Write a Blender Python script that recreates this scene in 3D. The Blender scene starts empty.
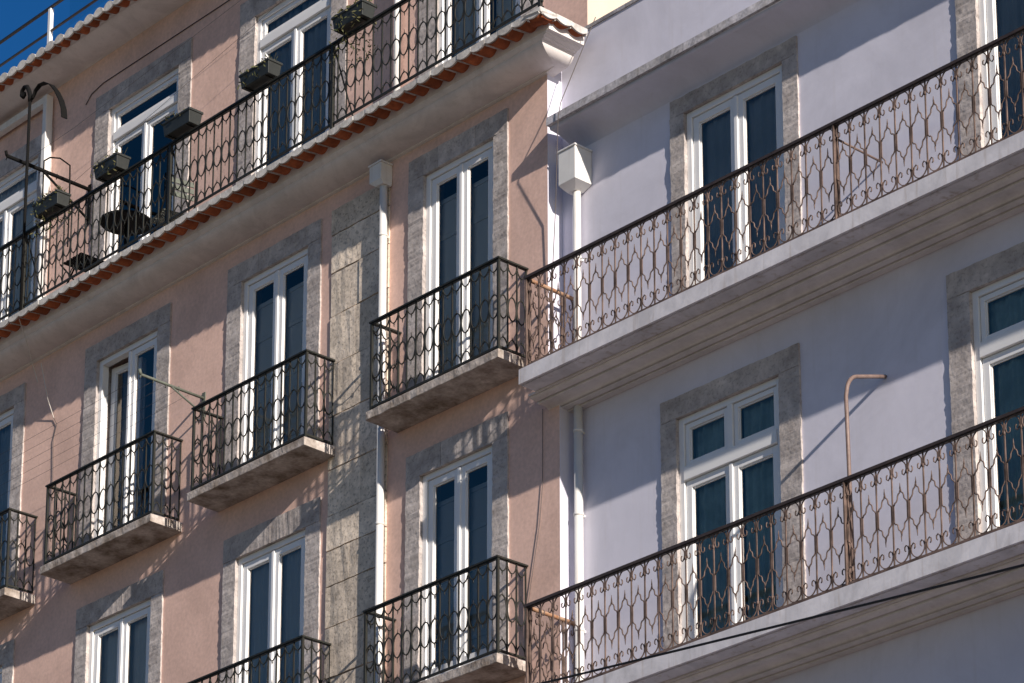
import bpy, bmesh, math, random
from mathutils import Vector, noise
R = math.radians
random.seed(7)
sc = bpy.context.scene
C = sc.collection

# ---------------------------------------------------------------- camera
cd = bpy.data.cameras.new("camera"); cam = bpy.data.objects.new("camera", cd); C.objects.link(cam)
cam.location = (21.858, -20.392, -4.238)
cam.rotation_euler = (R(90 + 15.805), 0, R(47.844))
cd.sensor_width = 36; cd.sensor_fit = 'HORIZONTAL'
cd.lens = 3296.57 / 1024 * 36
cd.shift_y = 567.165 / 1024
cd.clip_start = 0.5; cd.clip_end = 3000
sc.camera = cam
# ---------------------------------------------------------------- light
SUN = Vector((4.25, -1.0, 1.74)).normalized()
elev = math.asin(SUN.z); az = math.atan2(SUN.x, SUN.y)
w = bpy.data.worlds.new("World"); sc.world = w; w.use_nodes = True
nt = w.node_tree; bg = nt.nodes['Background']
sky = nt.nodes.new('ShaderNodeTexSky'); sky.sky_type = 'NISHITA'; sky.sun_disc = False
sky.sun_elevation = elev; sky.sun_rotation = az
sky.air_density = 1.0; sky.dust_density = 0.3; sky.ozone_density = 2.2
hsv = nt.nodes.new('ShaderNodeHueSaturation'); hsv.inputs['Saturation'].default_value = 1.42; hsv.inputs['Hue'].default_value = .512
nt.links.new(sky.outputs[0], hsv.inputs['Color']); nt.links.new(hsv.outputs[0], bg.inputs[0]); bg.inputs[1].default_value = 0.064
sl = bpy.data.lights.new("sun", 'SUN'); so = bpy.data.objects.new("sun", sl); C.objects.link(so)
sl.energy = 5.0; sl.angle = R(0.53); sl.color = (1.0, 0.90, 0.80)
so.rotation_euler = SUN.to_track_quat('Z', 'Y').to_euler()
so.location = (30, -20, 40)
sc.view_settings.view_transform = 'Standard'; sc.view_settings.look = 'None'
sc.view_settings.gamma = 1; sc.view_settings.use_curve_mapping = False
sc.view_settings.exposure = 0.38
sc.render.engine = 'CYCLES'

# ---------------------------------------------------------------- materials
def mat(name, col, rough=.8, metal=0, bump=0, bscale=60, var=0, vscale=3, col2=None, spec=.4, bdist=.01, streak=0, streakcol=None, fine=0, pits=0, isl=0, stain=0, stainscale=.55):
    m = bpy.data.materials.new(name); m.use_nodes = True
    n = m.node_tree.nodes; l = m.node_tree.links; b = n['Principled BSDF']
    b.inputs['Roughness'].default_value = rough; b.inputs['Metallic'].default_value = metal
    b.inputs['Specular IOR Level'].default_value = spec
    b.inputs['Base Color'].default_value = (*col, 1)
    tc = n.new('ShaderNodeTexCoord'); last = None
    if var or col2:
        nz = n.new('ShaderNodeTexNoise'); nz.inputs['Scale'].default_value = vscale; nz.inputs['Detail'].default_value = 8
        nz.inputs['Roughness'].default_value = .62
        l.new(tc.outputs['Object'], nz.inputs['Vector'])
        rp = n.new('ShaderNodeValToRGB'); rp.color_ramp.elements[0].position = .32; rp.color_ramp.elements[1].position = .68
        c2 = col2 or tuple(c * (1 - var) for c in col)
        rp.color_ramp.elements[0].color = (*c2, 1); rp.color_ramp.elements[1].color = (*col, 1)
        l.new(nz.outputs[0], rp.inputs[0]); last = rp.outputs[0]
    if fine:
        nf = n.new('ShaderNodeTexNoise'); nf.inputs['Scale'].default_value = bscale * .8; nf.inputs['Detail'].default_value = 5
        l.new(tc.outputs['Object'], nf.inputs['Vector'])
        rf = n.new('ShaderNodeMapRange'); rf.inputs[1].default_value = .3; rf.inputs[2].default_value = .7
        rf.inputs[3].default_value = 1 - fine; rf.inputs[4].default_value = 1 + fine * .4
        l.new(nf.outputs[0], rf.inputs[0])
        mx = n.new('ShaderNodeMix'); mx.data_type = 'RGBA'; mx.blend_type = 'MULTIPLY'; mx.inputs[0].default_value = 1
        if last: l.new(last, mx.inputs[6])
        else: mx.inputs[6].default_value = (*col, 1)
        l.new(rf.outputs[0], mx.inputs[7]); last = mx.outputs[2]
    if isl:
        gm = n.new('ShaderNodeNewGeometry')
        rf = n.new('ShaderNodeMapRange'); rf.inputs[3].default_value = 1 - isl; rf.inputs[4].default_value = 1 + isl * .35
        l.new(gm.outputs['Random Per Island'], rf.inputs[0])
        mx = n.new('ShaderNodeMix'); mx.data_type = 'RGBA'; mx.blend_type = 'MULTIPLY'; mx.inputs[0].default_value = 1
        if last: l.new(last, mx.inputs[6])
        else: mx.inputs[6].default_value = (*col, 1)
        l.new(rf.outputs[0], mx.inputs[7]); last = mx.outputs[2]
    if stain:
        nf = n.new('ShaderNodeTexNoise'); nf.inputs['Scale'].default_value = stainscale; nf.inputs['Detail'].default_value = 9
        nf.inputs['Roughness'].default_value = .68; nf.inputs['Distortion'].default_value = .6
        l.new(tc.outputs['Object'], nf.inputs['Vector'])
        rf = n.new('ShaderNodeMapRange'); rf.inputs[1].default_value = .42; rf.inputs[2].default_value = .62
        rf.inputs[3].default_value = 1; rf.inputs[4].default_value = 1 - stain
        l.new(nf.outputs[0], rf.inputs[0])
        mx = n.new('ShaderNodeMix'); mx.data_type = 'RGBA'; mx.blend_type = 'MULTIPLY'; mx.inputs[0].default_value = 1
        if last: l.new(last, mx.inputs[6])
        else: mx.inputs[6].default_value = (*col, 1)
        l.new(rf.outputs[0], mx.inputs[7]); last = mx.outputs[2]
    if pits:
        nf = n.new('ShaderNodeTexNoise'); nf.inputs['Scale'].default_value = 34; nf.inputs['Detail'].default_value = 3
        l.new(tc.outputs['Object'], nf.inputs['Vector'])
        rf = n.new('ShaderNodeMapRange'); rf.inputs[1].default_value = .36; rf.inputs[2].default_value = .45
        rf.inputs[3].default_value = 1 - pits; rf.inputs[4].default_value = 1
        l.new(nf.outputs[0], rf.inputs[0])
        mx = n.new('ShaderNodeMix'); mx.data_type = 'RGBA'; mx.blend_type = 'MULTIPLY'; mx.inputs[0].default_value = 1
        l.new(last, mx.inputs[6]); l.new(rf.outputs[0], mx.inputs[7]); last = mx.outputs[2]
    if streak:
        mp = n.new('ShaderNodeMapping'); mp.inputs['Scale'].default_value = (9, 9, .7)
        l.new(tc.outputs['Object'], mp.inputs[0])
        ns = n.new('ShaderNodeTexNoise'); ns.inputs['Scale'].default_value = 1.6; ns.inputs['Detail'].default_value = 6
        l.new(mp.outputs[0], ns.inputs['Vector'])
        rs = n.new('ShaderNodeMapRange'); rs.inputs[1].default_value = .56; rs.inputs[2].default_value = .78
        rs.inputs[3].default_value = 0; rs.inputs[4].default_value = streak
        l.new(ns.outputs[0], rs.inputs[0])
        mx = n.new('ShaderNodeMix'); mx.data_type = 'RGBA'
        l.new(rs.outputs[0], mx.inputs[0])
        if last: l.new(last, mx.inputs[6])
        else: mx.inputs[6].default_value = (*col, 1)
        mx.inputs[7].default_value = (*(streakcol or (.1, .085, .07)), 1); last = mx.outputs[2]
    if last: l.new(last, b.inputs['Base Color'])
    if bump:
        n2 = n.new('ShaderNodeTexNoise'); n2.inputs['Scale'].default_value = bscale; n2.inputs['Detail'].default_value = 6
        l.new(tc.outputs['Object'], n2.inputs['Vector'])
        bp = n.new('ShaderNodeBump'); bp.inputs['Strength'].default_value = bump; bp.inputs['Distance'].default_value = bdist
        l.new(n2.outputs[0], bp.inputs['Height']); l.new(bp.outputs[0], b.inputs['Normal'])
    return m
M = {}
M['pink'] = mat('pink_stucco', (.82, .565, .475), .95, bump=.28, bscale=30, bdist=.004, var=.08, vscale=1.3, spec=.1, streak=.12, streakcol=(.46, .33, .29), fine=.12, stain=.16, stainscale=1.1)
M['white'] = mat('white_plaster', (.70, .69, .79), .9, bump=.22, bscale=9, bdist=.006, var=.08, vscale=1.2, spec=.15, streak=.16, streakcol=(.46, .42, .40), stain=.12, stainscale=.8)
M['white2'] = mat('white_trim', (.74, .72, .76), .85, bump=.25, bscale=25, bdist=.004, var=.12, vscale=3.5, spec=.2, streak=.6, streakcol=(.30, .22, .15), stain=.22, stainscale=2.2)
M['cove'] = mat('cream_plaster', (.79, .74, .72), .9, bump=.15, bscale=18, var=.12, vscale=1.6, spec=.15, streak=.2, streakcol=(.35, .29, .24), stain=.20, stainscale=1.6)
M['mould'] = mat('mouldy_plaster', (.66, .64, .69), .95, bump=.3, bscale=40, col2=(.42, .40, .40), vscale=3.2, spec=.1, streak=.9, streakcol=(.05, .045, .04), fine=.3, stain=.55, stainscale=.9)
M['stone'] = mat('grey_limestone', (.66, .60, .57), .95, bump=.6, bscale=17, bdist=.011, col2=(.42, .375, .36), vscale=4.5, spec=.12, streak=.10, streakcol=(.2, .18, .17), fine=.16, pits=.22, isl=.20, stain=.18, stainscale=2.5)
M['slab'] = mat('weathered_slab', (.62, .56, .52), .95, bump=.6, bscale=35, bdist=.01, col2=(.20, .155, .12), vscale=4.5, spec=.12, streak=.4, streakcol=(.12, .10, .085), fine=.2)
M['frame'] = mat('white_paint', (.80, .80, .80), .35, var=.05, vscale=4, spec=.45)
M['pipe'] = mat('white_pipe', (.76, .75, .73), .4, var=.10, vscale=6, spec=.4, streak=.3, streakcol=(.4, .33, .26))
M['iron'] = mat('dark_green_iron', (.014, .019, .016), .55, bump=.2, bscale=150, bdist=.002, col2=(.026, .022, .018), vscale=20, spec=.3)
M['rust'] = mat('rusty_brown_iron', (.21, .145, .12), .65, bump=.3, bscale=150, bdist=.002, col2=(.05, .034, .028), vscale=6, spec=.3)
M['railtop'] = mat('brown_handrail', (.06, .042, .034), .5, col2=(.035, .024, .02), vscale=12, spec=.45)
M['tile'] = mat('terracotta', (.44, .125, .05), .85, bump=.4, bscale=45, bdist=.004, col2=(.24, .065, .03), vscale=11, spec=.2, isl=.35)
M['mortar'] = mat('whitewashed_mortar', (.72, .70, .67), .9, bump=.5, bscale=30, bdist=.006, col2=(.50, .46, .42), vscale=16, spec=.15, stain=.25, stainscale=5)
M['cream'] = mat('cream_stucco', (.66, .57, .47), .95, bump=.2, bscale=30, var=.08, spec=.1)
M['planter'] = mat('grey_green_plastic', (.026, .030, .029), .55, var=.3, vscale=9, spec=.4)
M['soil'] = mat('soil', (.05, .035, .025), 1, bump=.6, bscale=50)
M['leaf'] = mat('leaf', (.045, .075, .025), .7, col2=(.12, .09, .04), vscale=30, spec=.3)
M['stem'] = mat('dry_stem', (.12, .10, .05), .8)
M['black'] = mat('black_metal', (.008, .008, .008), .8, var=.2, spec=.12)
M['wood'] = mat('painted_green_wood', (.13, .145, .12), .7, var=.3, vscale=12)
M['cable'] = mat('cable_rubber', (.012, .012, .014), .7)
M['wire'] = mat('wire', (.10, .085, .08), .6)
M['cord'] = mat('pale_cord', (.60, .57, .52), .9)
M['curtain'] = mat('pale_curtain', (.86, .86, .86), .9, var=.12, vscale=2)
M['curtain_blue'] = mat('teal_curtain', (.62, .76, .78), .9, var=.35, vscale=5)
M['curtain_dark'] = mat('dim_curtain', (.72, .74, .76), .9, var=.25, vscale=2)
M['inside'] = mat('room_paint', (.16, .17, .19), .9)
M['roof'] = mat('roof_surface', (.30, .16, .11), .9)
M['ground'] = mat('paving', (.15, .125, .105), .9, bump=.3, bscale=6, var=.2, vscale=.6)
M['clean_white'] = mat('white_bracket', (.78, .78, .76), .6)
M['lamp_rod'] = mat('pinkish_rod_paint', (.24, .175, .155), .5, col2=(.15, .10, .085), vscale=14)

def glass_mat(name, tint, ior):
    m = bpy.data.materials.new(name); m.use_nodes = True
    n = m.node_tree.nodes; l = m.node_tree.links; n.clear()
    o = n.new('ShaderNodeOutputMaterial'); mx = n.new('ShaderNodeMixShader')
    t = n.new('ShaderNodeBsdfTransparent'); t.inputs[0].default_value = (*tint, 1)
    g = n.new('ShaderNodeBsdfGlossy'); g.inputs['Roughness'].default_value = .02
    g.inputs['Color'].default_value = (.92, .80, .68, 1)
    f = n.new('ShaderNodeFresnel'); f.inputs[0].default_value = ior
    tc = n.new('ShaderNodeTexCoord'); nz = n.new('ShaderNodeTexNoise'); nz.inputs['Scale'].default_value = 1.7
    l.new(tc.outputs['Object'], nz.inputs['Vector'])
    bp = n.new('ShaderNodeBump'); bp.inputs['Strength'].default_value = .25; bp.inputs['Distance'].default_value = .02
    l.new(nz.outputs[0], bp.inputs['Height']); l.new(bp.outputs[0], g.inputs['Normal'])
    l.new(f.outputs[0], mx.inputs[0]); l.new(t.outputs[0], mx.inputs[1]); l.new(g.outputs[0], mx.inputs[2])
    l.new(mx.outputs[0], o.inputs[0]); return m
M['glass'] = glass_mat('window_glass', (.76, .80, .84), 2.0)
M['glass_b'] = glass_mat('window_glass_clear', (.86, .88, .88), 1.75)
M['glass_c'] = glass_mat('window_glass_tinted', (.84, .90, .90), 2.0)
M['glass_rail'] = glass_mat('terrace_glass', (.86, .93, .93), 1.5)

# ashlar: blocks with joints
def ashlar():
    m = mat('ashlar_limestone', (.92, .79, .65), .95, bump=.6, bscale=18, bdist=.010, col2=(.72, .62, .52), vscale=4, spec=.12, streak=.05, streakcol=(.2, .17, .14), fine=.2, pits=.35, isl=.2, stain=.22, stainscale=3)
    return m
M['ashlar'] = ashlar()

# ---------------------------------------------------------------- mesh helpers
class MB:
    def __init__(s): s.v = []; s.f = []; s.sm = []
    def add(s, vs, fs, smooth=False):
        k = len(s.v); s.v += [tuple(v) for v in vs]
        for f in fs: s.f.append([i + k for i in f]); s.sm.append(smooth)
    def box(s, x0, x1, y0, y1, z0, z1):
        vs = [(x, y, z) for z in (z0, z1) for y in (y0, y1) for x in (x0, x1)]
        s.add(vs, [(0, 2, 3, 1), (4, 5, 7, 6), (0, 1, 5, 4), (1, 3, 7, 5), (3, 2, 6, 7), (2, 0, 4, 6)])
    def tube(s, pts, r, n=8, close=False, caps=True, smooth=True, r2=None):
        pts = [Vector(p) for p in pts]; N = len(pts); rings = []
        up = Vector((0, 0, 1))
        prev = None
        for i, p in enumerate(pts):
            if close: d = pts[(i + 1) % N] - pts[i - 1]
            else: d = pts[min(i + 1, N - 1)] - pts[max(i - 1, 0)]
            d.normalize()
            if prev is None:
                a = d.cross(up if abs(d.z) < .9 else Vector((0, 1, 0))).normalized()
            else:
                a = prev - d * prev.dot(d)
                a.normalize()
            prev = a; b = d.cross(a)
            rr = r if not isinstance(r, (list, tuple)) else r[i]
            rb = rr if r2 is None else r2
            rings.append([p + a * math.cos(2 * math.pi * k / n + math.pi / n) * rr + b * math.sin(2 * math.pi * k / n + math.pi / n) * rb for k in range(n)])
        vs = [q for g in rings for q in g]; fs = []
        M_ = N if close else N - 1
        for i in range(M_):
            j = (i + 1) % N
            for k in range(n):
                fs.append((i * n + k, i * n + (k + 1) % n, j * n + (k + 1) % n, j * n + k))
        if not close and caps:
            fs.append(tuple(range(n))[::-1]); fs.append(tuple(range((N - 1) * n, N * n)))
        s.add(vs, fs, smooth)
    def bar(s, a, b, wx, wy=None):       # square-section straight bar
        s.tube([a, b], wx * .7071, 4, smooth=False, r2=(wy or wx) * .7071)
    def rough(s, x0, x1, y0, y1, z0, z1, axis='z', step=.03, j=.006, sd=0):
        """box subdivided along its long axis, outer edges worn unevenly"""
        L = (z1 - z0) if axis == 'z' else (x1 - x0)
        n = max(2, int(L / step)); rings = []
        for i in range(n + 1):
            t = i / n; q = []
            for c, (a, b) in enumerate(((0, 0), (1, 0), (1, 1), (0, 1))):
                if axis == 'z':
                    z = z0 + L * t; nz = noise.noise_vector(Vector((x0 * 3 + a * 7 + sd, b * 5, z * 6))) * .55 + noise.noise_vector(Vector((x0 * 3 + a * 7 + sd, b * 5 + 9, z * 24))) * .7
                    x = (x0, x1)[a] + nz.x * j; y = (y0, y1)[b] + (nz.y * j if b == 0 else 0)
                    if i in (0, n): pass
                    q.append((x, y, z))
                else:
                    x = x0 + L * t; nz = noise.noise_vector(Vector((x * 7, z0 * 3 + a * 7 + sd, b * 5))) * .6 + noise.noise_vector(Vector((x * 24, z0 * 3 + a * 7 + sd, b * 5))) * .6
                    z = (z0, z1)[a] + nz.x * j; y = (y0, y1)[b] + (nz.y * j if b == 0 else 0)
                    q.append((x, y, z))
            rings.append(q)
        vs = [q for g in rings for q in g]; fs = []
        for i in range(n):
            for k in range(4):
                f = (i * 4 + k, i * 4 + (k + 1) % 4, (i + 1) * 4 + (k + 1) % 4, (i + 1) * 4 + k)
                fs.append(f if axis == 'z' else f[::-1])
        c0 = (3, 2, 1, 0); c1 = tuple(n * 4 + k for k in range(4))
        if axis != 'z': c0, c1 = c0[::-1], c1[::-1]
        fs += [c0, c1]
        s.add(vs, fs)
    def build(s, name, m, parent=None, bevel=0, loc=None, keep=False):
        me = bpy.data.meshes.new(name); o = bpy.data.objects.new(name, me); C.objects.link(o)
        base = Vector(loc) if loc else Vector((0, 0, 0))
        me.from_pydata([tuple(Vector(v) - base) for v in s.v], [], s.f); me.update()
        bm = bmesh.new(); bm.from_mesh(me); keep or bmesh.ops.recalc_face_normals(bm, faces=bm.faces); bm.to_mesh(me); bm.free()
        for p, q in zip(me.polygons, s.sm): p.use_smooth = q
        me.materials.append(M[m])
        if loc: o.location = loc
        if parent is not None:
            o.parent = parent
            if loc and parent.type == 'EMPTY' or loc: o.location = Vector(loc) - world_of(parent)
            elif world_of(parent).length > 0: o.location = -world_of(parent)
        if bevel:
            b = o.modifiers.new('bevel', 'BEVEL'); b.width = bevel; b.segments = 2; b.limit_method = 'ANGLE'; b.angle_limit = R(50)
        return o
def world_of(o):
    v = Vector(o.location)
    while o.parent: o = o.parent; v += Vector(o.location)
    return v
def tag(o, label=None, cat=None, group=None, kind=None):
    for k, v in (('label', label), ('category', cat), ('group', group), ('kind', kind)):
        if v: o[k] = v
    return o
def thing(name, label, cat, loc=(0, 0, 0), group=None):
    o = bpy.data.objects.new(name, None); C.objects.link(o); o.location = loc; o.empty_display_size = .2
    return tag(o, label, cat, group)

def wall_grid(mb, x0, x1, z0, z1, y, holes, sub=None):
    xs = sorted({x0, x1, *[h[0] for h in holes], *[h[1] for h in holes]})
    zs = sorted({z0, z1, *[h[2] for h in holes], *[h[3] for h in holes]})
    for i in range(len(xs) - 1):
        for j in range(len(zs) - 1):
            cx = (xs[i] + xs[i + 1]) / 2; cz = (zs[j] + zs[j + 1]) / 2
            if any(h[0] < cx < h[1] and h[2] < cz < h[3] for h in holes): continue
            mb.add([(xs[i], y, zs[j]), (xs[i + 1], y, zs[j]), (xs[i + 1], y, zs[j + 1]), (xs[i], y, zs[j + 1])], [(0, 1, 2, 3)])

# ---------------------------------------------------------------- ground
g = MB(); g.add([(-600, -600, -5.9), (600, -600, -5.9), (600, 600, -5.9), (-600, 600, -5.9)], [(0, 1, 2, 3)])
tag(g.build('ground', 'ground'), 'pale paved street at the foot of the two facades', None, None, 'structure')

# ---------------------------------------------------------------- openings (x0, x1, zbottom, ztop)
ZS3, ZS2, ZT = 9.97, 6.77, 13.36
PW = {   # pink building, wall Y=0
    'A3': (-2.04, -.935, ZS3, 12.70, -2.28, -.715, 12.94),
    'B3': (-5.175, -3.98, ZS3, 12.63, -5.43, -3.755, 12.86),
    'C3': (-7.965, -6.755, ZS3, 12.63, -8.21, -6.51, 12.86),
    'D3': (-10.93, -9.71, ZS3, 12.65, -11.17, -9.48, 12.87),
    'A2': (-2.06, -.94, ZS2, 9.28, -2.28, -.71, 9.545),
    'B2': (-5.16, -3.935, ZS2, 9.285, -5.38, -3.69, 9.56),
    'C2': (-7.965, -6.72, ZS2, 9.29, -8.19, -6.50, 9.55),
    'D2': (-10.93, -9.71, ZS2, 9.29, -11.16, -9.48, 9.55)}
WT = .57      # set back top storey
TW = {
    'A4': (-2.52, -1.14, ZT, 16.48, -2.80, -.82, 16.76),
    'B4': (-5.79, -4.36, ZT, 16.48, -6.08, -4.08, 16.76),
    'C4': (-8.74, -7.29, ZT, 16.50, -9.03, -7.04, 16.76),
    'D4': (-11.85, -10.28, ZT, 16.50, -12.1, -10.0, 16.76)}
WY = .2
WW = {
    'W3': (1.625, 2.935, 9.60, 11.98, 1.435, 3.13, 12.165),
    'X3': (5.29, 6.55, 9.60, 11.98, 5.06, 6.76, 12.165),
    'W2': (1.455, 2.795, 6.15, 8.80, 1.25, 3.06, 9.02),
    'X2': (5.08, 6.42, 6.15, 8.80, 4.83, 6.64, 9.035)}
GZ = -5.9
# ================================================================= PINK BUILDING
pink = thing('pink_building', 'pink stuccoed apartment house on the left with oval patterned iron balconies and tiled cornice', 'building', (-6, 0, GZ))
mb = MB()
XL = -15
hs = [v[:4] for v in PW.values()]
hs = [(h[0] - .03, h[1] + .03, h[2], h[3] + .03) for h in hs]
wall_grid(mb, XL, -.13, 9.4, 13.1, 0, [h for h in hs if h[2] > 9])
wall_grid(mb, XL, .03, GZ, 9.4, 0, [h for h in hs if h[2] < 9])
# reveals of the openings, 0.30 deep
def reveal(mb, h, y, d):
    x0, x1, z0, z1 = h[0] - .03, h[1] + .03, h[2], h[3] + .03
    mb.add([(x0, y, z0), (x0, y + d, z0), (x0, y + d, z1), (x0, y, z1)], [(0, 1, 2, 3)])
    mb.add([(x1, y, z0), (x1, y + d, z0), (x1, y + d, z1), (x1, y, z1)], [(3, 2, 1, 0)])
    mb.add([(x0, y, z1), (x1, y, z1), (x1, y + d, z1), (x0, y + d, z1)], [(3, 2, 1, 0)])
    mb.add([(x0, y, z0), (x1, y, z0), (x1, y + d, z0), (x0, y + d, z0)], [(0, 1, 2, 3)])
for h in PW.values(): reveal(mb, h, 0, .3)
mb.build('wall', 'pink', pink)
# top storey, set back
mb = MB(); wall_grid(mb, XL, -.13, 13.2, 17.5, WT, [(v[0] - .03, v[1] + .03, v[2], v[3] + .03) for v in TW.values()])
for h in TW.values(): reveal(mb, h, WT, .3)
mb.build('upper_wall', 'pink', pink)
# gable end (cream) and white corner return
mb = MB()
mb.add([(-.13, WT, 13.2), (-.13, 9, 13.2), (-.13, 9, 17.5), (-.13, WT, 17.5)], [(0, 1, 2, 3)])
mb.build('side_wall', 'cream', pink)
mb = MB()
mb.add([(-.13, 0, 9.4), (-.13, .25, 9.4), (-.13, .25, 13.36), (-.13, 0, 13.36)], [(0, 1, 2, 3)])
mb.add([(.03, 0, GZ), (.03, .25, GZ), (.03, .25, 9.4), (.03, 0, 9.4)], [(0, 1, 2, 3)])
mb.add([(-.13, 0, 9.4), (.03, 0, 9.4), (.03, .25, 9.4), (-.13, .25, 9.4)], [(0, 1, 2, 3)])
mb.build('corner_return', 'white', pink)
# shell: back, left side, floors, terrace, roof
mb = MB()
mb.add([(XL, 9, GZ), (-.13, 9, GZ), (-.13, 9, 17.5), (XL, 9, 17.5)], [(0, 1, 2, 3)])
mb.add([(XL, 0, GZ), (XL, 9, GZ), (XL, 9, 13.2), (XL, 0, 13.2)], [(0, 1, 2, 3)])
mb.add([(XL, WT, 13.2), (XL, 9, 13.2), (XL, 9, 17.5), (XL, WT, 17.5)], [(0, 1, 2, 3)])
mb.build('rear_wall', 'pink', pink)
mb = MB()
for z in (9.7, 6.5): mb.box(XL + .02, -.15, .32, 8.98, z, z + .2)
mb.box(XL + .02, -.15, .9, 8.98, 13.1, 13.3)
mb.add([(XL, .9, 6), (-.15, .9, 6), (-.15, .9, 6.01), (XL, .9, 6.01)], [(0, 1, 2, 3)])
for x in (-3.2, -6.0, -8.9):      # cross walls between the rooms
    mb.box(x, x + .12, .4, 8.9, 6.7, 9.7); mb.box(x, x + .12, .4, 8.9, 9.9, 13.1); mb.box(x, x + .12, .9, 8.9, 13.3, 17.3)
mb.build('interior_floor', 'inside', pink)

# stone surrounds, frames, panes, curtains
def window(par, key, h, y, two_top=False, transom=None, toplight_split=False, open_left=False, curt='cloth', proud=.020, stone='stone', sash=.0):
    x0, x1, z0, z1, sx0, sx1, sz1 = h
    gl = {'A3': 'glass_b', 'B3': 'glass_b', 'C2': 'glass_b', 'A2': 'glass', 'W2': 'glass_c', 'X2': 'glass_c', 'A4': 'glass_b', 'D4': 'glass_b'}.get(key, 'glass')
    f = MB()
    yo = y + .022; fw = .065
    f.box(x0, x0 + fw, yo, yo + .09, z0, z1); f.box(x1 - fw, x1, yo, yo + .09, z0, z1)
    f.box(x0 + fw, x1 - fw, yo, yo + .09, z1 - fw, z1)
    ztop = z1 - fw
    if transom:
        f.box(x0 + fw, x1 - fw, yo - .012, yo + .09, transom[0], transom[1]); ztop_leaf = transom[0]
    else: ztop_leaf = ztop
    xm = (x0 + x1) / 2
    frame = None
    # leaves
    yl = yo + .02
    def leaf(mbb, a, b, zb, zt, st=.075, kick=.35, yy=yl):
        mbb.box(a, a + st, yy, yy + .05, zb, zt); mbb.box(b - st, b, yy, yy + .05, zb, zt)
        mbb.box(a + st, b - st, yy, yy + .05, zt - st, zt)
        mbb.box(a + st, b - st, yy, yy + .05, zb, zb + (kick or st))
        # glazing bead
        bd = .014
        for (u0, u1) in ((a + st, a + st + bd), (b - st - bd, b - st)):
            mbb.box(u0, u1, yy + .014, yy + .04, zb + (kick or st), zt - st)
        mbb.box(a + st + bd, b - st - bd, yy + .014, yy + .04, zt - st - bd, zt - st)
        return (a + st, b - st, zb + (kick or st), zt - st)
    panes = []
    g_ = .006
    lz0 = z0 + .03
    if not open_left:
        panes.append(leaf(f, x0 + fw + g_, xm - .012, lz0, ztop_leaf - g_))
    panes.append(leaf(f, xm + .012, x1 - fw - g_, lz0, ztop_leaf - g_))
    # astragal where the leaves meet
    f.box(xm - .024, xm + .02, yl - .018, yl + .004, lz0, ztop_leaf - .01)
    f.box(xm - .011, xm + .011, yl + .004, yl + .05, lz0, ztop_leaf - .01)
    if transom:
        if toplight_split:
            f.box(xm - .035, xm + .035, yo, yo + .088, transom[1], ztop)
            for a, b in ((x0 + fw, xm - .035), (xm + .035, x1 - fw)):
                panes.append(leaf(f, a + g_, b - g_, transom[1] + g_, ztop - g_, st=.05, kick=0))
        else:
            panes.append(leaf(f, x0 + fw + g_, x1 - fw - g_, transom[1] + g_, ztop - g_, st=.05, kick=0))
    fr = f.build('window', 'frame', par, bevel=.004)
    for a, b, c, d in panes:
        p = MB(); p.add([(a, yl + .026, c), (b, yl + .026, c), (b, yl + .026, d), (a, yl + .026, d)], [(0, 1, 2, 3)])
        p.build('pane', gl, fr, keep=True)
    if open_left:
        # left leaf swung inwards on its left hinge
        a, b = x0 + fw + g_, xm - .012
        m2 = MB(); q = leaf(m2, a, b, lz0, ztop_leaf - g_)
        ang = R(7); hx, hy = a, yl
        def rot(v):
            dx, dy = v[0] - hx, v[1] - hy + .115
            return (hx + dx * math.cos(ang) - dy * math.sin(ang), hy + dx * math.sin(ang) + dy * math.cos(ang), v[2])
        m2.v = [rot(v) for v in m2.v]
        ol = m2.build('open_leaf', 'frame', fr, bevel=.004); ol['label'] = 'window leaf standing open inwards'
        p = MB(); p.add([rot(v) for v in ((q[0], yl + .026, q[2]), (q[1], yl + .026, q[2]), (q[1], yl + .026, q[3]), (q[0], yl + .026, q[3]))], [(0, 1, 2, 3)])
        p.build('pane', gl, fr, keep=True)
    # stone surround
    s = MB(); yb = y + .20; yf = y - proud; sd = x0
    s.rough(sx0, x0, yf, yb, z0, z1 - .003, 'z', j=.009, sd=sd)
    s.rough(x1, sx1, yf, yb, z0, z1 - .003, 'z', j=.009, sd=sd + 3)
    n = 3 if random.random() < .5 else 2
    cuts = [sx0] + [sx0 + (sx1 - sx0) * (k + random.uniform(-.12, .12)) / n for k in range(1, n)] + [sx1]
    if stone == 'one': cuts = [sx0, sx1]
    for a, b in zip(cuts[:-1], cuts[1:]):
        s.rough(a + .002, b - .002, yf - random.uniform(0, .004), yb, z1, sz1, 'x', j=.007, sd=sd + a)
    s.build('surround', 'stone', fr)
    # curtains just inside
    if curt == 'panel':
        c = MB(); yc = y + .125; zc = z1 - .30
        for a, b in ((x0 + .03, xm - .01), (xm + .01, x1 - .03)):
            c.box(a, a + .07, yc, yc + .025, z0 + .02, zc); c.box(b - .07, b, yc, yc + .025, z0 + .02, zc)
            zz = [z0 + .02, z0 + .62, z0 + 1.35, zc - .42, zc]
            for q0, q1 in zip(zz[:-1], zz[1:]):
                c.box(a + .07, b - .07, yc, yc + .025, q0, q0 + .05); c.box(a + .07, b - .07, yc, yc + .025, q1 - .05, q1)
                c.box(a + .07, b - .07, yc + .012, yc + .02, q0 + .05, q1 - .05)
        c.build('inner_shutter', 'frame', fr, bevel=.003)
    elif curt:
        c = MB(); yc = y + (.36 if open_left else .115 + .04 * random.random()); amp = random.uniform(.6, 1.5); fq = random.uniform(26, 52); N = 60; rows = 2
        ph = random.uniform(0, 6); open_mid = .12 if curt == 'parted' else random.choice((0, .03, .10))
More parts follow.
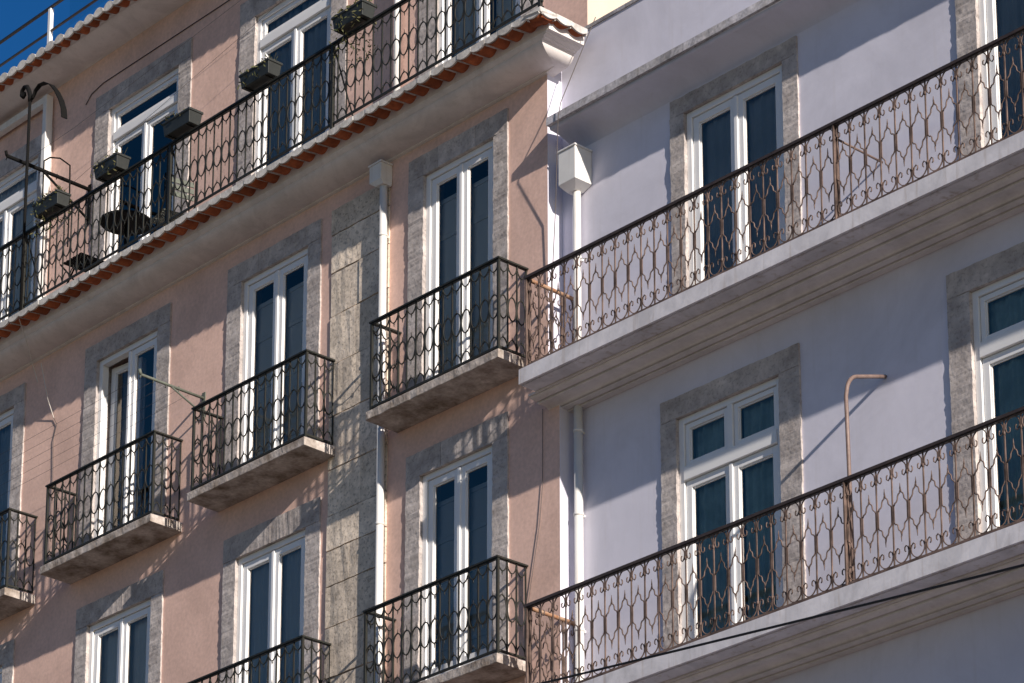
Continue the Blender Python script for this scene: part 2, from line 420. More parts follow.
        for (a, b) in ((x0 + .02, xm - open_mid), (xm + open_mid, x1 - .02)):
            vs = []
            for i in range(N + 1):
                t = i / N; xx = a + (b - a) * t
                for z in (z0 + .02, z1 - .02):
                    vs.append((xx, yc + amp * (.014 * math.sin(t * fq + ph + (z > z0 + 1) * .7) + .010 * math.sin(t * 17 + ph) + .006 * math.sin(t * 71)), z))
            fs = [(2 * i, 2 * i + 2, 2 * i + 3, 2 * i + 1) for i in range(N)]
            c.add(vs, fs, True)
        c.build('curtain', 'curtain_dark' if key in ('W3', 'X3', 'B4', 'D3') else ('curtain_blue' if key in ('W2', 'X2') else 'curtain'), fr)
    return fr
for k, h in PW.items():
    window(pink, k, h, 0, open_left=(k == 'C3'), curt={'C3': 'parted', 'A3': 'panel', 'B3': 'panel', 'A2': 'panel'}.get(k, 'cloth'))
for k, h in TW.items():
    window(pink, k, h, WT, transom=(16.04, 16.15), curt='cloth' if k != 'C4' else None)

# bare ashlar strip between the two right-hand window columns
q = MB(); z = GZ; row = 0
while z < 12.86:
    hgt = random.uniform(.36, .62); zt = min(z + hgt, 12.88)
    xs = [-3.57, -2.6]
    if random.random() < .4: xs.insert(1, random.uniform(-3.25, -2.85))
    for a, b in zip(xs[:-1], xs[1:]):
        q.rough(a, b - .002, -.010 - random.uniform(0, .012), .002, z + .007, zt - .007, 'x', step=.07, j=.010, sd=z)
    z = zt; row += 1
q.build('stone_strip', 'ashlar', pink)
q = MB(); q.box(-3.565, -2.605, -.004, .001, GZ, 12.875); q.build('strip_joint', 'slab', pink)

# ---- cornice: profile swept round the corner with a mitre
def sweep_cornice(mb, prof, xl, xr, yback, y0):
    """profile points (d, z): d = distance out from the wall face y0 / xr"""
    N = len(prof)
    rows = []
    for d, z in prof: rows.append([(xl, y0 - d, z), (xr + d, y0 - d, z), (xr + d, yback, z)])
    vs = [p for r in rows for p in r]; fs = []
    for i in range(N - 1):
        for k in range(2):
            fs.append((i * 3 + k, i * 3 + k + 1, (i + 1) * 3 + k + 1, (i + 1) * 3 + k))
    mb.add(vs, fs)
prof = [(0, 13.08), (.03, 13.085), (.035, 13.10)]
for i in range(13):
    t = i / 12 * math.pi / 2
    prof.append((.04 + .30 * math.sin(t) * 1.0, 13.10 + .12 * (1 - math.cos(t))))
prof += [(.345, 13.235), (.365, 13.24), (.37, 13.255), (.395, 13.262), (.405, 13.285), (.41, 13.37), (.30, 13.38), (-.56, 13.36)]
zd = [(13.08, 0, 0), (13.088, .03, .02), (13.10, .035, .15)]
for i in range(13):
    t = i / 12 * math.pi / 2
    zd.append((13.10 + .11 * (1 - math.cos(t)), .04 + .31 * math.sin(t), .16 + .14 * math.sin(t)))
zd += [(13.215, .36, .34), (13.225, .37, .345), (13.235, .38, .395), (13.245, .385, .40), (13.25, .39, .45), (13.36, .405, .455), (13.37, .30, .30), (13.36, -.56, -.1)]
mb = MB(); vs = []; 
for z, df, ds in zd: vs += [(XL, -df, z), (-.13 + ds, -df, z), (-.13 + ds, .09, z)]
mb.add(vs, [(i * 3 + k, i * 3 + k + 1, i * 3 + k + 4, i * 3 + k + 3) for i in range(len(zd) - 1) for k in range(2)])
mb.build('cornice', 'cove', pink)
# the eave above
prof2 = [(0, 17.30), (.02, 17.305)]
for i in range(13):
    t = i / 12 * math.pi / 2
    prof2.append((.03 + .38 * math.sin(t), 17.31 + .07 * (1 - math.cos(t))))
prof2 += [(.43, 17.40), (.43, 17.50), (-.3, 17.62)]
mb = MB(); sweep_cornice(mb, prof2, XL, -.13, 9, WT)
mb.build('eave', 'cove', pink)

# tile rows: half-round pans in terracotta, whitewashed cover tiles between
def tiles(pans, caps, org, du, dout, n, p, ztip, rise, L=.30, sag=.045, hump=0):
    """shallow terracotta pans seen from below, their front lips and the joints whitewashed"""
    du = Vector(du); dout = Vector(dout); org = Vector(org); ns = 12; Z = Vector((0, 0, 1))
    for i in range(n):
        jr = random.uniform(-.006, .006); jo = random.uniform(-.012, .010); hw = p * .455; sg = sag * random.uniform(.85, 1.15)
        jz = random.uniform(-.004, .004)
        c = org + du * (p * (i + .5) + jr)
        def low(k, hw_, ex=0): 
            t = -1 + 2 * k / ns; return du * (t * hw_) + Z * (ztip + jz - (sg + ex) * (1 - abs(t) ** 2.2) + ex)
        fr = [c + dout * (jo * .4 - .018) + low(k, hw) for k in range(ns + 1)]
        bk = [c - dout * L + low(k, hw, .012) + Z * (rise - .012) for k in range(ns + 1)]
        m_ = ns + 1; vs = fr + bk + [v + Z * .016 for v in fr] + [v + Z * .016 for v in bk]; fs = []
        for k in range(ns):
            fs += [(k, k + 1, m_ + k + 1, m_ + k), (2 * m_ + k, 3 * m_ + k, 3 * m_ + k + 1, 2 * m_ + k + 1), (k, 2 * m_ + k, 2 * m_ + k + 1, k + 1)]
        pans.add(vs, fs, True)
        # whitewashed lip: scalloped below, straight above
        hw2 = p * .5
        lo = [du * (-hw2 + 2 * hw2 * k / ns) + Z * (ztip + .004 + jz - .034 * (1 - abs(-1 + 2 * k / ns) ** 2.0)) for k in range(ns + 1)]
        hi = [du * (hw2 - 2 * hw2 * k / ns) + Z * (ztip + .052 + hump * (1 - abs(1 - 2 * k / ns) ** 2.2 - .4)) for k in range(ns + 1)]
        ring = lo + hi
        c0 = org + du * (p * (i + .5))
        rings = [[c0 + dout * o + v for v in ring] for o in (-.022, .004 + jo * .4)]
        top_bk = [c0 - dout * .3 + v + Z * .012 for v in hi]
        vs = [q for r_ in rings for q in r_]; N = len(ring); fs = [tuple(range(N))[::-1], tuple(range(N, 2 * N))]
        for k in range(N): fs.append((k, (k + 1) % N, N + (k + 1) % N, N + k))
        caps.add(vs, fs)
        vs = [rings[0][ns + 1 + k] for k in range(ns + 1)] + top_bk
        caps.add(vs, [(k, k + 1, ns + 2 + k, ns + 1 + k) for k in range(ns)])
    for i in range(n + 1):      # pale mortar joints between the pans
        c = org + du * (p * i); q = []
        for o, dz in ((-.02, 0), (-L, rise)):
            for (u, z) in ((-p * .075, .004), (0, -.020), (p * .075, .004)):
                q.append(c + dout * o + du * u + Z * (ztip + dz + z))
        caps.add(q, [(0, 1, 4, 3), (1, 2, 5, 4), (0, 2, 1), (3, 4, 5), (0, 3, 5, 2)])
pans, caps = MB(), MB()
p_ = .2095
n_ = 70
tiles(pans, caps, (.405 - n_ * p_, -.59, 0), (1, 0, 0), (0, -1, 0), n_, p_, 13.33, .03, L=.24)
tiles(pans, caps, (.41, -.59, 0), (0, 1, 0), (1, 0, 0), 3, .215, 13.33, .03, L=.24)
pans.build('cornice_tile', 'tile', pink); 
# mortar band behind / above tiles
caps.box(XL, .39, -.57, -.05, 13.352, 13.378)
caps.box(.20, .40, -.56, .05, 13.354, 13.380)
caps.build('mortar_edge', 'mortar', pink)
pans, caps = MB(), MB()
n2 = 72
tiles(pans, caps, (.42 - n2 * p_, .02, 0), (1, 0, 0), (0, -1, 0), n2, p_, 17.40, .05, L=.26, hump=.06)
pans.build('eave_tile', 'tile', pink); caps.build('mortar_edge', 'mortar', pink)
mb = MB()
mb.add([(XL, .05, 17.46), (.3, .05, 17.46), (.3, 5, 18.0), (XL, 5, 18.0)], [(0, 1, 2, 3)])
mb.add([(XL, 5, 18.0), (.3, 5, 18.0), (.3, 9.2, 17.5), (XL, 9.2, 17.5)], [(0, 1, 2, 3)])
mb.build('roof', 'roof', pink)

# terrace guard on the roof: rusty handrail, posts, glass
gr = MB()
YG = .35
def zrail(x): return 18.33
gr.tube([(-14.9, YG, 18.33), (-2, YG, 18.33)], .022, 8)
gr.tube([(-14.9, YG, 17.98), (-2, YG, 17.98)], .018, 8)
tg = gr.build('terrace_guard', 'railtop', pink)
for x in (-13.9, -11.9, -9.83, -7.8, -5.8):
    gp = MB(); gp.box(x - .025, x + .025, YG - .025, YG + .025, 17.5, 18.30); gp.build('guard_post', 'frame', tg)
for a, b in ((-9.45, -8.0), (-7.6, -6.0)):
    p = MB(); p.add([(a, YG + .03, 17.9), (b, YG + .03, 17.9), (b, YG + .03, 18.75), (a, YG + .03, 18.75)], [(0, 1, 2, 3)]); p.build('glass_panel', 'glass_rail', tg, keep=True)

# ---- railings
def arc(f, n): return [f(i / n) for i in range(n + 1)]
def rail_oval(mb, P0, P1, n, z0, z1, first=True, bw=.014, last=True):
    J = lambda s_=.003: random.uniform(-s_, s_)
    P0 = Vector(P0); P1 = Vector(P1); L = (P1 - P0).length; d = (P1 - P0) / L; p = L / n
    nrm = Vector((d.y, -d.x, 0))
    def W(u, z): return P0 + d * u + Vector((0, 0, z))
    zm = (z0 + z1) / 2 - .02
    for i in range(n + 1):
        if (i == 0 and not first) or (i == n and not last): continue
        b = bw * (1.9 if i in (0, n) and L > 1 else 1)
        mb.bar(W(i * p + J(.002), z0), W(i * p + J(), z1), b)
    for i in range(n):
        c = (i + .5) * p + J(.004)
        a, b = p * .46 + J(.003), .128 + J(.006); jz = J(.006)
        mb.tube([W(c + a * math.cos(t), zm + jz + b * math.sin(t)) for t in [2 * math.pi * k / 20 for k in range(20)]], .0078, 4, close=True)
        mb.tube([W(c, zm + b - .005), W(c, zm + b + .05)], [.006, .002], 4)
        mb.tube([W(c, zm - b + .005), W(c, zm - b - .05)], [.006, .002], 4)
        mb.tube(arc(lambda t: W((i + t) * p, z1 - .035 - .085 * math.sin(math.pi * t) ** .7), 8), .0072, 4)
        mb.tube(arc(lambda t: W((i + t) * p, z0 + .03 + .10 * math.sin(math.pi * t) ** .7), 8), .0072, 4)
        mb.tube([W(c, z1 - .13), W(c, z1 - .165)], [.008, .002], 4)
        mb.tube([W(c, z0 + .13), W(c, z0 + .165)], [.008, .002], 4)
        mb.tube([W(i * p, z1 - .03), W(i * p + .0001, z1 - .07)], .012, 5)   # collar under the rail
    mb.bar(W(0, z0 + .010), W(L, z0 + .010), .022)
def hand_rail(mb, P0, P1, z, w_=.045, h=.02):
    mb.tube([Vector(P0) + Vector((0, 0, z)), Vector(P1) + Vector((0, 0, z))], w_ * .7071, 4, smooth=False, r2=h * .7071)
def fillet_rail(mb, a, b, z, w_=.045, h=.02):
    a = Vector(a); b = Vector(b); d = (b - a).normalized(); nn = Vector((d.y, -d.x, 0)) * w_ / 2
    a = a - d * w_ / 2; b = b + d * w_ / 2
    vs = [a - nn, a + nn, b + nn, b - nn]
    vs = [v + Vector((0, 0, z)) for v in vs] + [v + Vector((0, 0, z + h)) for v in vs]
    mb.add(vs, [(3, 2, 1, 0), (4, 5, 6, 7), (0, 1, 5, 4), (1, 2, 6, 5), (2, 3, 7, 6), (3, 0, 4, 7)])

def pink_balcony(xl, xr, zt):
    s = MB()
    # stone slab with worn front edge
    n = 40; y0 = -.435
    x0, x1 = xl - .035, xr + .045
    top = []
    vs = []
    for i in range(n + 1):
        x = x0 + (x1 - x0) * i / n
        e = noise.noise(Vector((x * 7, zt, 1))) * .008; e2 = noise.noise(Vector((x * 9, zt, 5))) * .008
        vs += [(x, y0 + e, zt - .005), (x, y0 + e2, zt - .10 + e), (x, .0, zt - .112), (x, .0, zt)]
    fs = []
    for i in range(n):
        for k in range(4): fs.append((i * 4 + k, i * 4 + (k + 1) % 4, (i + 1) * 4 + (k + 1) % 4, (i + 1) * 4 + k))
    fs += [(0, 1, 2, 3), tuple(n * 4 + k for k in (3, 2, 1, 0))]
    s.add(vs, fs)
    slab = s.build('balcony', 'slab', pink, bevel=.006)
    r = MB(); z0, z1 = zt + .035, zt + 1.0; yf = -.388
    rail_oval(r, (xl, yf, 0), (xr, yf, 0), 14, z0, z1)
    rail_oval(r, (xr, yf, 0), (xr, -.02, 0), 3, z0, z1, first=False)
    rail_oval(r, (xl, yf, 0), (xl, -.02, 0), 3, z0, z1, first=False)
    for x in (xl, xr): r.box(x - .012, x + .012, yf - .012, yf + .012, zt - .01, z0)
    r.build('railing', 'iron', slab)
    h = MB()
    fillet_rail(h, (xl, yf, 0), (xr, yf, 0), z1, .05, .018)
    for x in (xl, xr): fillet_rail(h, (x, yf + .052, 0), (x, -.03, 0), z1 - .0005, .05, .018)
    fillet_rail(h, (xl, yf, 0), (xr, yf, 0), z1 - .014, .026, .012)
    h.build('handrail', 'iron', slab)
    return slab
for xl, xr, zt in ((-2.41, -.435, 9.995), (-5.49, -3.50, 10.06), (-8.33, -6.235, 10.03), (-11.3, -9.13, 9.99),
                   (-2.45, -.445, 6.795), (-5.50, -3.48, 6.81), (-8.33, -6.24, 6.80), (-11.3, -9.1, 6.78)):
    pink_balcony(xl, xr, zt)

# long railing of the top storey
r = MB(); z0, z1 = 13.50, 14.46
xr = .33; xl = xr - 14.7; n = 100
rail_oval(r, (xl, -.5, 0), (xr, -.5, 0), n, z0, z1, bw=.013)
for x in (-11.85, -8.87, -5.93, -2.99, .31):
    r.box(x - .018, x + .018, -.52, -.484, 13.36, z1 + .01); r.box(x - .03, x + .03, -.49, -.478, 13.42, 13.46); 
    if x < 0: r.tube([(x, -.48, z1 - .05), (x, -.1, 13.40)], .009, 4)
tr = r.build('terrace_railing', 'iron', pink)
h = MB(); fillet_rail(h, (xl, -.5, 0), (xr, -.5, 0), z1, .055, .022)
fillet_rail(h, (xl, -.5, 0), (xr, -.5, 0), z1 - .015, .028, .013)
h.build('handrail', 'iron', tr)

# ---- drainpipes of the pink house
def hopper(mb, x0, x1, y0, y1, zb, zt, cx, cy, neck=.1):
    zr = zb + (zt - zb) * .12
    mb.box(x0, x1, y0, y1, zr, zt)
    a = .06; zb = zr - .02
    top = [(x0, y0, zr - .001), (x1, y0, zr - .001), (x1, y1, zr - .001), (x0, y1, zr - .001)]
    bot = [(cx - a, cy - a, zb - neck * .3), (cx + a, cy - a, zb - neck * .3), (cx + a, min(cy + a, y1), zb - neck * .3), (cx - a, min(cy + a, y1), zb - neck * .3)]
    mb.add(top + bot, [(0, 1, 5, 4), (1, 2, 6, 5), (2, 3, 7, 6), (3, 0, 4, 7), (4, 5, 6, 7)])
    mb.box(x0 - .012, x1 + .012, y0 - .012, y1, zt, zt + .02)
def clips(mb, x, y, r_, zs, wy):
    for z in zs:
        mb.tube([(x, y, z - .015), (x, y, z + .015)], r_ * 1.14, 16)
        mb.box(x - .012, x + .012, y, wy, z - .012, z + .012)
m1 = MB(); px = -2.625; py = -.075
m1.tube([(px, py, GZ), (px, py, 12.80)], .042, 18)
clips(m1, px, py, .042, (5.6, 8.9, 11.0, 12.2), 0)
dp = m1.build('drainpipe', 'pipe', pink)
m1 = MB(); hopper(m1, -2.76, -2.565, -.165, -.005, 12.80, 13.02, px, py); m1.build('hopper', 'pipe', dp, bevel=.004)
# pipe on the set-back storey, right and left
m1 = MB(); m1.tube([(-3.10, WT - .08, 13.38), (-3.10, WT - .08, 17.28)], .04, 16); clips(m1, -3.10, WT - .08, .05, (14.2, 15.8), WT)
m1.build('drainpipe', 'pipe', pink)
m1 = MB(); m1.box(-10.06, -9.98, .44, .54, 15.9, 17.19); m1.box(-14.9, -10.06, .45, .54, 17.10, 17.19)
m1.tube([(-10.02, .49, 13.4), (-10.02, .49, 15.84)], .035, 14)
m1.tube([(-10.02, .49, 15.92), (-10.02, .49, 15.80)], [.06, .045], 14)
clips(m1, -10.02, .49, .036, (14.4, 15.3), WT)
m1.build('drainpipe', 'pipe', pink, bevel=.004)

# ================================================================= WHITE BUILDING
white = thing('white_building', 'white plastered house on the right with long rusty brown balcony railings', 'building', (4, WY, GZ))
XR = 10.5
mb = MB()
wall_grid(mb, -.13, XR, 9.4, 13.5, WY, [(v[0] - .03, v[1] + .03, v[2], v[3] + .03) for v in WW.values() if v[2] > 9])
wall_grid(mb, 0, XR, GZ, 9.4, WY, [(v[0] - .03, v[1] + .03, v[2], v[3] + .03) for v in WW.values() if v[2] < 9])
for h in WW.values(): reveal(mb, h, WY, .3)
mb.build('wall', 'white', white)
mb = MB()
mb.add([(XR, WY, GZ), (XR, 9, GZ), (XR, 9, 13.5), (XR, WY, 13.5)], [(0, 1, 2, 3)])
mb.add([(0, 9.01, GZ), (XR, 9.01, GZ), (XR, 9.01, 13.5), (0, 9.01, 13.5)], [(0, 1, 2, 3)])
mb.add([(-.128, .26, GZ), (-.128, 9, GZ), (-.128, 9, 13.3), (-.128, .26, 13.3)], [(0, 1, 2, 3)])
mb.build('rear_wall', 'white', white)
mb = MB()
mb.add([(-.12, .3, 13.3), (XR, .3, 13.3), (XR, 9, 13.3), (-.12, 9, 13.3)], [(0, 1, 2, 3)])
mb.build('roof', 'roof', white)
mb = MB(); mb.box(-.1, XR, WY - .015, WY + .2, 13.5, 13.54); mb.build('coping', 'mould', white)
mb = MB()
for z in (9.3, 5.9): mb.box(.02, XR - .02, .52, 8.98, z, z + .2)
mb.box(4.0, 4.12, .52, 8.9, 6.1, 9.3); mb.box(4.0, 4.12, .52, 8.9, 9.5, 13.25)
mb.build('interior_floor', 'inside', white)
# parapet ledge with cove
def prism_x(mb, prof, x0, x1, jit=0):
    N = len(prof); vs = []; n = 1
    if jit: n = int((x1 - x0) / .08)
    for i in range(n + 1):
        x = x0 + (x1 - x0) * i / n
        for k, (y, z) in enumerate(prof):
            e = noise.noise(Vector((x * 8, k * 3.1, z))) * jit if jit else 0
            vs.append((x, y + e, z + e * .6))
    fs = [tuple(range(N)), tuple(range(n * N, (n + 1) * N))]
    for i in range(n):
        for k in range(N): fs.append((i * N + k, i * N + (k + 1) % N, (i + 1) * N + (k + 1) % N, (i + 1) * N + k))
    mb.add(vs, fs)
mb = MB()
pf = [(-.17, 12.38), (-.165, 12.46), (WY + .01, 12.50), (WY + .01, 12.33), (-.145, 12.33)]
prism_x(mb, [(-.17, 12.365), (-.165, 12.455), (WY, 12.52), (WY, 12.365)], .03, XR, jit=.006)
mb.build('ledge', 'mould', white)
pf = [(-.135, 12.363)]
for i in range(17):
    t = i / 16 * math.pi / 2
    pf.append((-.12 + (WY + .121) * math.sin(t) , 12.340 - .15 * (1 - math.cos(t)) - .01))
pf += [(WY + .02, 12.18), (WY + .02, 12.363)]
mb = MB(); prism_x(mb, pf, .04, XR); mb.sm = [False] * 2 + [True] * (len(mb.sm) - 2); mb.build('cove', 'white', white)
for o_ in ():
    pass
for k, h in WW.items():
    tr_ = None
    if k in ('W2', 'X2'): tr_ = (8.15, 8.29)
    window(white, k, h, WY, transom=tr_, toplight_split=True, curt='cloth', stone='one', proud=.020)

# long slabs
def rail_rust(mb, P0, P1, n, z0, z1, first=True, last=True):
    P0 = Vector(P0); P1 = Vector(P1); L = (P1 - P0).length; d = (P1 - P0) / L; p = L / n
    def W(u, z): return P0 + d * u + Vector((0, 0, z))
    zm = (z0 + z1) / 2 + .0; hh = .085
    T = .0065
    for i in range(n + 1):
        if i == 0 and not first: continue
        mb.bar(W(i * p, z0), W(i * p, z1), .0115)
        for sg in (-1, 1):
            u = i * p + sg * .0145
            if u < 0 or u > L: continue
            mb.bar(W(u, zm - hh), W(u, zm + hh), .008)
    pk = [(.08, -.01), (.15, .012), (.23, .018), (.29, .034), (.31, .062), (.36, .082), (.43, .088), (.47, .105), (.5, .14)]
    pk = pk + [(1 - a, b) for a, b in pk[::-1][1:]]
    top = [(.27, -.088), (.335, -.100), (.33, -.128), (.24, -.142), (.13, -.125), (.075, -.09), (.10, -.055), (.20, -.028), (.34, -.008), (.5, 0)]
    top = top + [(1 - a, b) for a, b in top[::-1][1:]]
    for i in range(n):
        o = i * p; jx = random.uniform(-.004, .004); jy = random.uniform(-.005, .005)
        for sg in (1, -1):
            mb.tube([W(o + a * p + (jx if .2 < a < .8 else 0), zm + jy * (.2 < a < .8) + sg * (hh + b)) for a, b in pk], T, 4)
            mb.tube([W(o + .5 * p, zm + sg * (hh + .13)), W(o + .5 * p, zm + sg * (hh + .185))], [.007, .002], 4)
            zz = z1 - .004 if sg == 1 else z0 + .012
            mb.tube([W(o + a * p + jx * .6 * (b > -.2) * (b < -.06), zz + sg * b * (1 + jy * 6)) for a, b in top], T * .95, 4)
        for sg, zz in ((1, z1), (-1, z0)):
            mb.tube([W(o, zz - sg * .145), W(o, zz - sg * .115)], .013, 5)
    mb.bar(W(0, z0), W(L, z0), .02)
def white_balcony(zt, zb, z1, rod):
    s = MB()
    prism_x(s, [(-.49, zb), (-.487, zt - .005), (WY, zt), (WY, zb - .002), (-.44, zb - .002), (-.445, zb + .012), (-.46, zb + .012), (-.463, zb)], -.03, XR, jit=.002)
    slab = s.build('balcony', 'white2', white)
    c = MB()   # stepped moulding under the slab
    zb_ = zb - .004
    pf = [(-.27, zb_), (-.27, zb_ - .020), (-.256, zb_ - .020), (-.256, zb_ - .004), (-.25, zb_ - .004)]
    for i in range(7):
        t = i / 6 * math.pi / 2
        pf.append((-.25 + .085 * (1 - math.cos(t)), zb_ - .024 - .024 * math.sin(t)))
    pf += [(-.165, zb_ - .018), (-.150, zb_ - .018), (-.150, zb_ - .066), (-.118, zb_ - .066), (-.118, zb_ - .040), (-.110, zb_ - .040)]
    for i in range(7):
        t = i / 6 * math.pi / 2
        pf.append((-.108 + .115 * math.sin(t), zb_ - .060 - .034 * (1 - math.cos(t))))
    pf += [(.012, zb_ - .07), (.024, zb_ - .07), (.024, zb_ - .104), (.10, zb_ - .106), (.10, zb_ - .085), (.112, zb_ - .085), (.112, zb_ - .120), (WY + .01, zb_ - .116), (WY + .01, zb_)]
    prism_x(c, pf, -.128, XR)
    c.build('moulding', 'cove', slab)
    r = MB(); p = .1775; n = int((XR + .0) / p); x1 = n * p
    z0 = zt + .03; yf = -.44
    rail_rust(r, (.045, yf, 0), (x1 + .045, yf, 0), n, z0, z1)
    rail_rust(r, (.045, yf, 0), (.045, WY - .02, 0), 4, z0, z1, first=False)
    for x in (.045, 4.125, 8.3):
        r.box(x - .02, x + .02, yf + .012, yf + .034, zt - .02, z1)
        r.box(x - .008, x + .008, yf - .022, yf - .008, zt - .03, z1)
        r.box(x - .03, x + .03, yf - .03, yf + .03, zt - .002, zt + .012)
    if not rod: r.tube([(4.125, yf + .03, zt + .83), (4.125, WY, zt + .82)], .011, 6)
    r.build('railing', 'rust', slab)
    h = MB(); fillet_rail(h, (.045, yf, 0), (x1, yf, 0), z1, .055, .028)
    fillet_rail(h, (.045, yf, 0), (x1, yf, 0), z1 - .012, .03, .0125)
    h.build('handrail', 'railtop', slab)
    sr = MB(); sr.tube([(.045, yf + .03, z1 + .0), (.045, WY - .02, z1 - .01)], .021, 10)
    sr.build('side_handrail', 'rustpaint', slab)
M['rustpaint'] = mat('worn_painted_tube', (.42, .30, .20), .6, col2=(.25, .09, .03), vscale=14)
white_balcony(9.62, 9.455, 10.575, False)
white_balcony(6.145, 5.975, 7.125, True)

# drainpipe of the white house
m1 = MB(); px, py = .165, WY - .075
m1.tube([(px, py, 9.62), (px, py, 11.70)], .040, 18); clips(m1, px, py, .040, (9.95, 10.95), WY)
m1.tube([(px, py, GZ), (px, py, 9.38)], .045, 18); clips(m1, px, py, .045, (9.08, 8.2, 7.0, 3.5), WY)
m1.tube([(px + .05, py, 10.93), (px + .22, py - .03, 10.86)], .006, 5)
dp = m1.build('drainpipe', 'pipe', white)
m1 = MB(); hopper(m1, .065, .31, -.035, WY - .002, 11.68, 12.09, px - .02, py); m1.build('hopper', 'pipe', dp, bevel=.005)

# ================================================================= LOOSE THINGS
# bent rod above the lower brown railing, fixed into the white wall
rd = MB()
X = 4.08; pts = [(4.125, -.36, 6.17), (4.09, -.35, 7.98)]
for i in range(1, 11):
    t = i / 10 * R(78)
    pts.append((X, -.33 + .18 * (1 - math.cos(t)), 8.00 + .22 * math.sin(t)))
pts += [(X, .0, 8.275), (X, WY - .005, 8.335)]
rd.tube(pts, .019, 10); rod = rd.build('bent_rod', 'lamp_rod', bevel=0)
tag(rod, 'pinkish brown bent metal rod rising above the lower brown railing into the white wall', 'metal rod')

# planters hung on the long top railing
def leafy(mb, cx, cy, cz, L, n, hang, s=.03):
    for i in range(n):
        x = cx + random.uniform(-L / 2, L / 2); y = cy + random.uniform(-.09, .07)
        z = cz + (random.uniform(-hang, .05) if random.random() < .6 else random.uniform(0, .06))
        if z < cz: y = cy - .09 - random.uniform(0, .04) if random.random() < .5 else cy + .11
        a = Vector((random.uniform(-1, 1), random.uniform(-1, 1), random.uniform(-1, 1))).normalized() * s * random.uniform(.5, 1.2)
        b = a.cross(Vector((random.uniform(-1, 1), random.uniform(-1, 1), random.uniform(-1, 1)))).normalized() * s * .3
        p = Vector((x, y, z)); mb.add([p - a, p + b, p + a, p - b], [(0, 1, 2, 3)])
def planter(x0, x1, lab, leaves, hang, tilt=0):
    x0 += .065; x1 += .10
    L = x1 - x0; xc = (x0 + x1) / 2; y0, y1 = -.63, -.44; z0, z1 = 14.52, 14.69
    t = thing('planter_box', lab, 'planter', (xc, (y0 + y1) / 2, z0), 'dark planter boxes along the top railing')
    b = MB(); a = .022
    # tapering trough with walls
    def ring(e, z, ins=0): return [(x0 + e + ins, y0 + e * .8 + ins, z), (x1 - e - ins, y0 + e * .8 + ins, z), (x1 - e - ins, y1 - e * .8 - ins, z), (x0 + e + ins, y1 - e * .8 - ins, z)]
    R_ = [ring(a, z0), ring(.004, z1 - .03), ring(-.008, z1 - .028), ring(-.008, z1), ring(-.008, z1, .012), ring(a, z0 + .03, .012)]
    vs = [p for q in R_ for p in q]; fs = [(3, 2, 1, 0), (20, 21, 22, 23)]
    for i in range(5):
        for k in range(4): fs.append((i * 4 + k, i * 4 + (k + 1) % 4, (i + 1) * 4 + (k + 1) % 4, (i + 1) * 4 + k))
    b.add(vs, fs); b.build('trough', 'planter', t, bevel=.004)
    s = MB(); s.box(x0 + .014, x1 - .014, y0 + .014, y1 - .014, z1 - .05, z1 - .03); s.build('soil', 'soil', t)
    for x in (x0 + .08, x1 - .08):
        hk = MB(); hk.tube([(x, y0 + .02, z0 - .004), (x, y1, z0 - .006), (x, -.46, z0 - .02)], .006, 4); hk.build('bracket', 'black', t)
    lf = MB(); leafy(lf, xc, -.54, z1, L, leaves, hang)
    for i in range(max(3, leaves // 12)):
        x = xc + random.uniform(-L / 2, L / 2); lf.tube([(x, -.54, z1 - .03), (x + random.uniform(-.05, .05), -.54 + random.uniform(-.05, .05), z1 + random.uniform(.03, .10))], .002, 3)
    lf.build('plant', 'leaf', t)
for a in ((-8.62, -8.13, 'dark planter box with trailing stems beside the curled iron pole', 260, .5),
          (-7.36, -6.92, 'dark planter box above the round table, by the left edge of a window', 110, .25),
          (-6.0, -5.52, 'dark planter box hung right of the second top floor window with a bare rim', 40, .05),
          (-4.56, -4.07, 'dark planter box in front of a top floor window, leaves over its right end', 150, .18),
          (-2.93, -2.45, 'highest dark planter box with a plant trailing down through the railing', 320, .6)):
    planter(*a)

# round table and folding chairs on the terrace
ZF = 13.40
t = thing('round_table', 'round dark metal table behind the railing of the top floor terrace', 'table', (-7.13, -.14, ZF))
m = MB(); cx, cy = -7.26, -.16
m.tube([(cx, cy, ZF + .70), (cx, cy, ZF + .725)], .31, 40, smooth=False); m.build('tabletop', 'black', t, bevel=.004)
m = MB(); m.tube([(cx, cy, ZF + .05), (cx, cy, ZF + .70)], .02, 10)
m.build('column', 'black', t)
for k in range(3):
    m = MB(); a = k * 2.094 + .4; m.tube([(cx, cy, ZF + .1), (cx + .12 * math.cos(a), cy + .12 * math.sin(a), ZF + .06), (cx + .24 * math.cos(a), cy + .24 * math.sin(a), ZF + .012)], .012, 6); m.build('leg', 'black', t)
def chair(x, y, rz, lab, m_seat, m_fr, stool=False):
    t = thing('slatted_stool' if stool else 'folding_chair', lab, 'stool' if stool else 'chair', (x, y, ZF)); t.rotation_euler = (0, 0, rz)
    def sub(mb, name, ma):
        o = mb.build(name, ma); o.parent = t; return o
    m = MB()
    for i in range(6): m.box(-.19, .19, -.19 + i * .066, -.19 + i * .066 + .045, .44, .455)
    sub(m, 'seat', m_seat)
    if not stool:
        m = MB()
        for i in range(3): m.box(-.17, .17, .225, .24, .62 + i * .085, .68 + i * .085)
        sub(m, 'backrest', m_seat)
    for sx in (-.195, .195):
        m = MB(); m.tube([(sx, -.20, 0), (sx, .22, .44 if stool else .56), (sx, .22 if stool else .235, .445 if stool else .88)], .011, 6); sub(m, 'leg', m_fr)
        m = MB(); m.tube([(sx * .93, .22, 0), (sx * .93, -.19, .45)], .011, 6); sub(m, 'leg', m_fr)
chair(-8.0, -.22, R(90), 'dark slatted stool left of the round table', 'black', 'black', True)
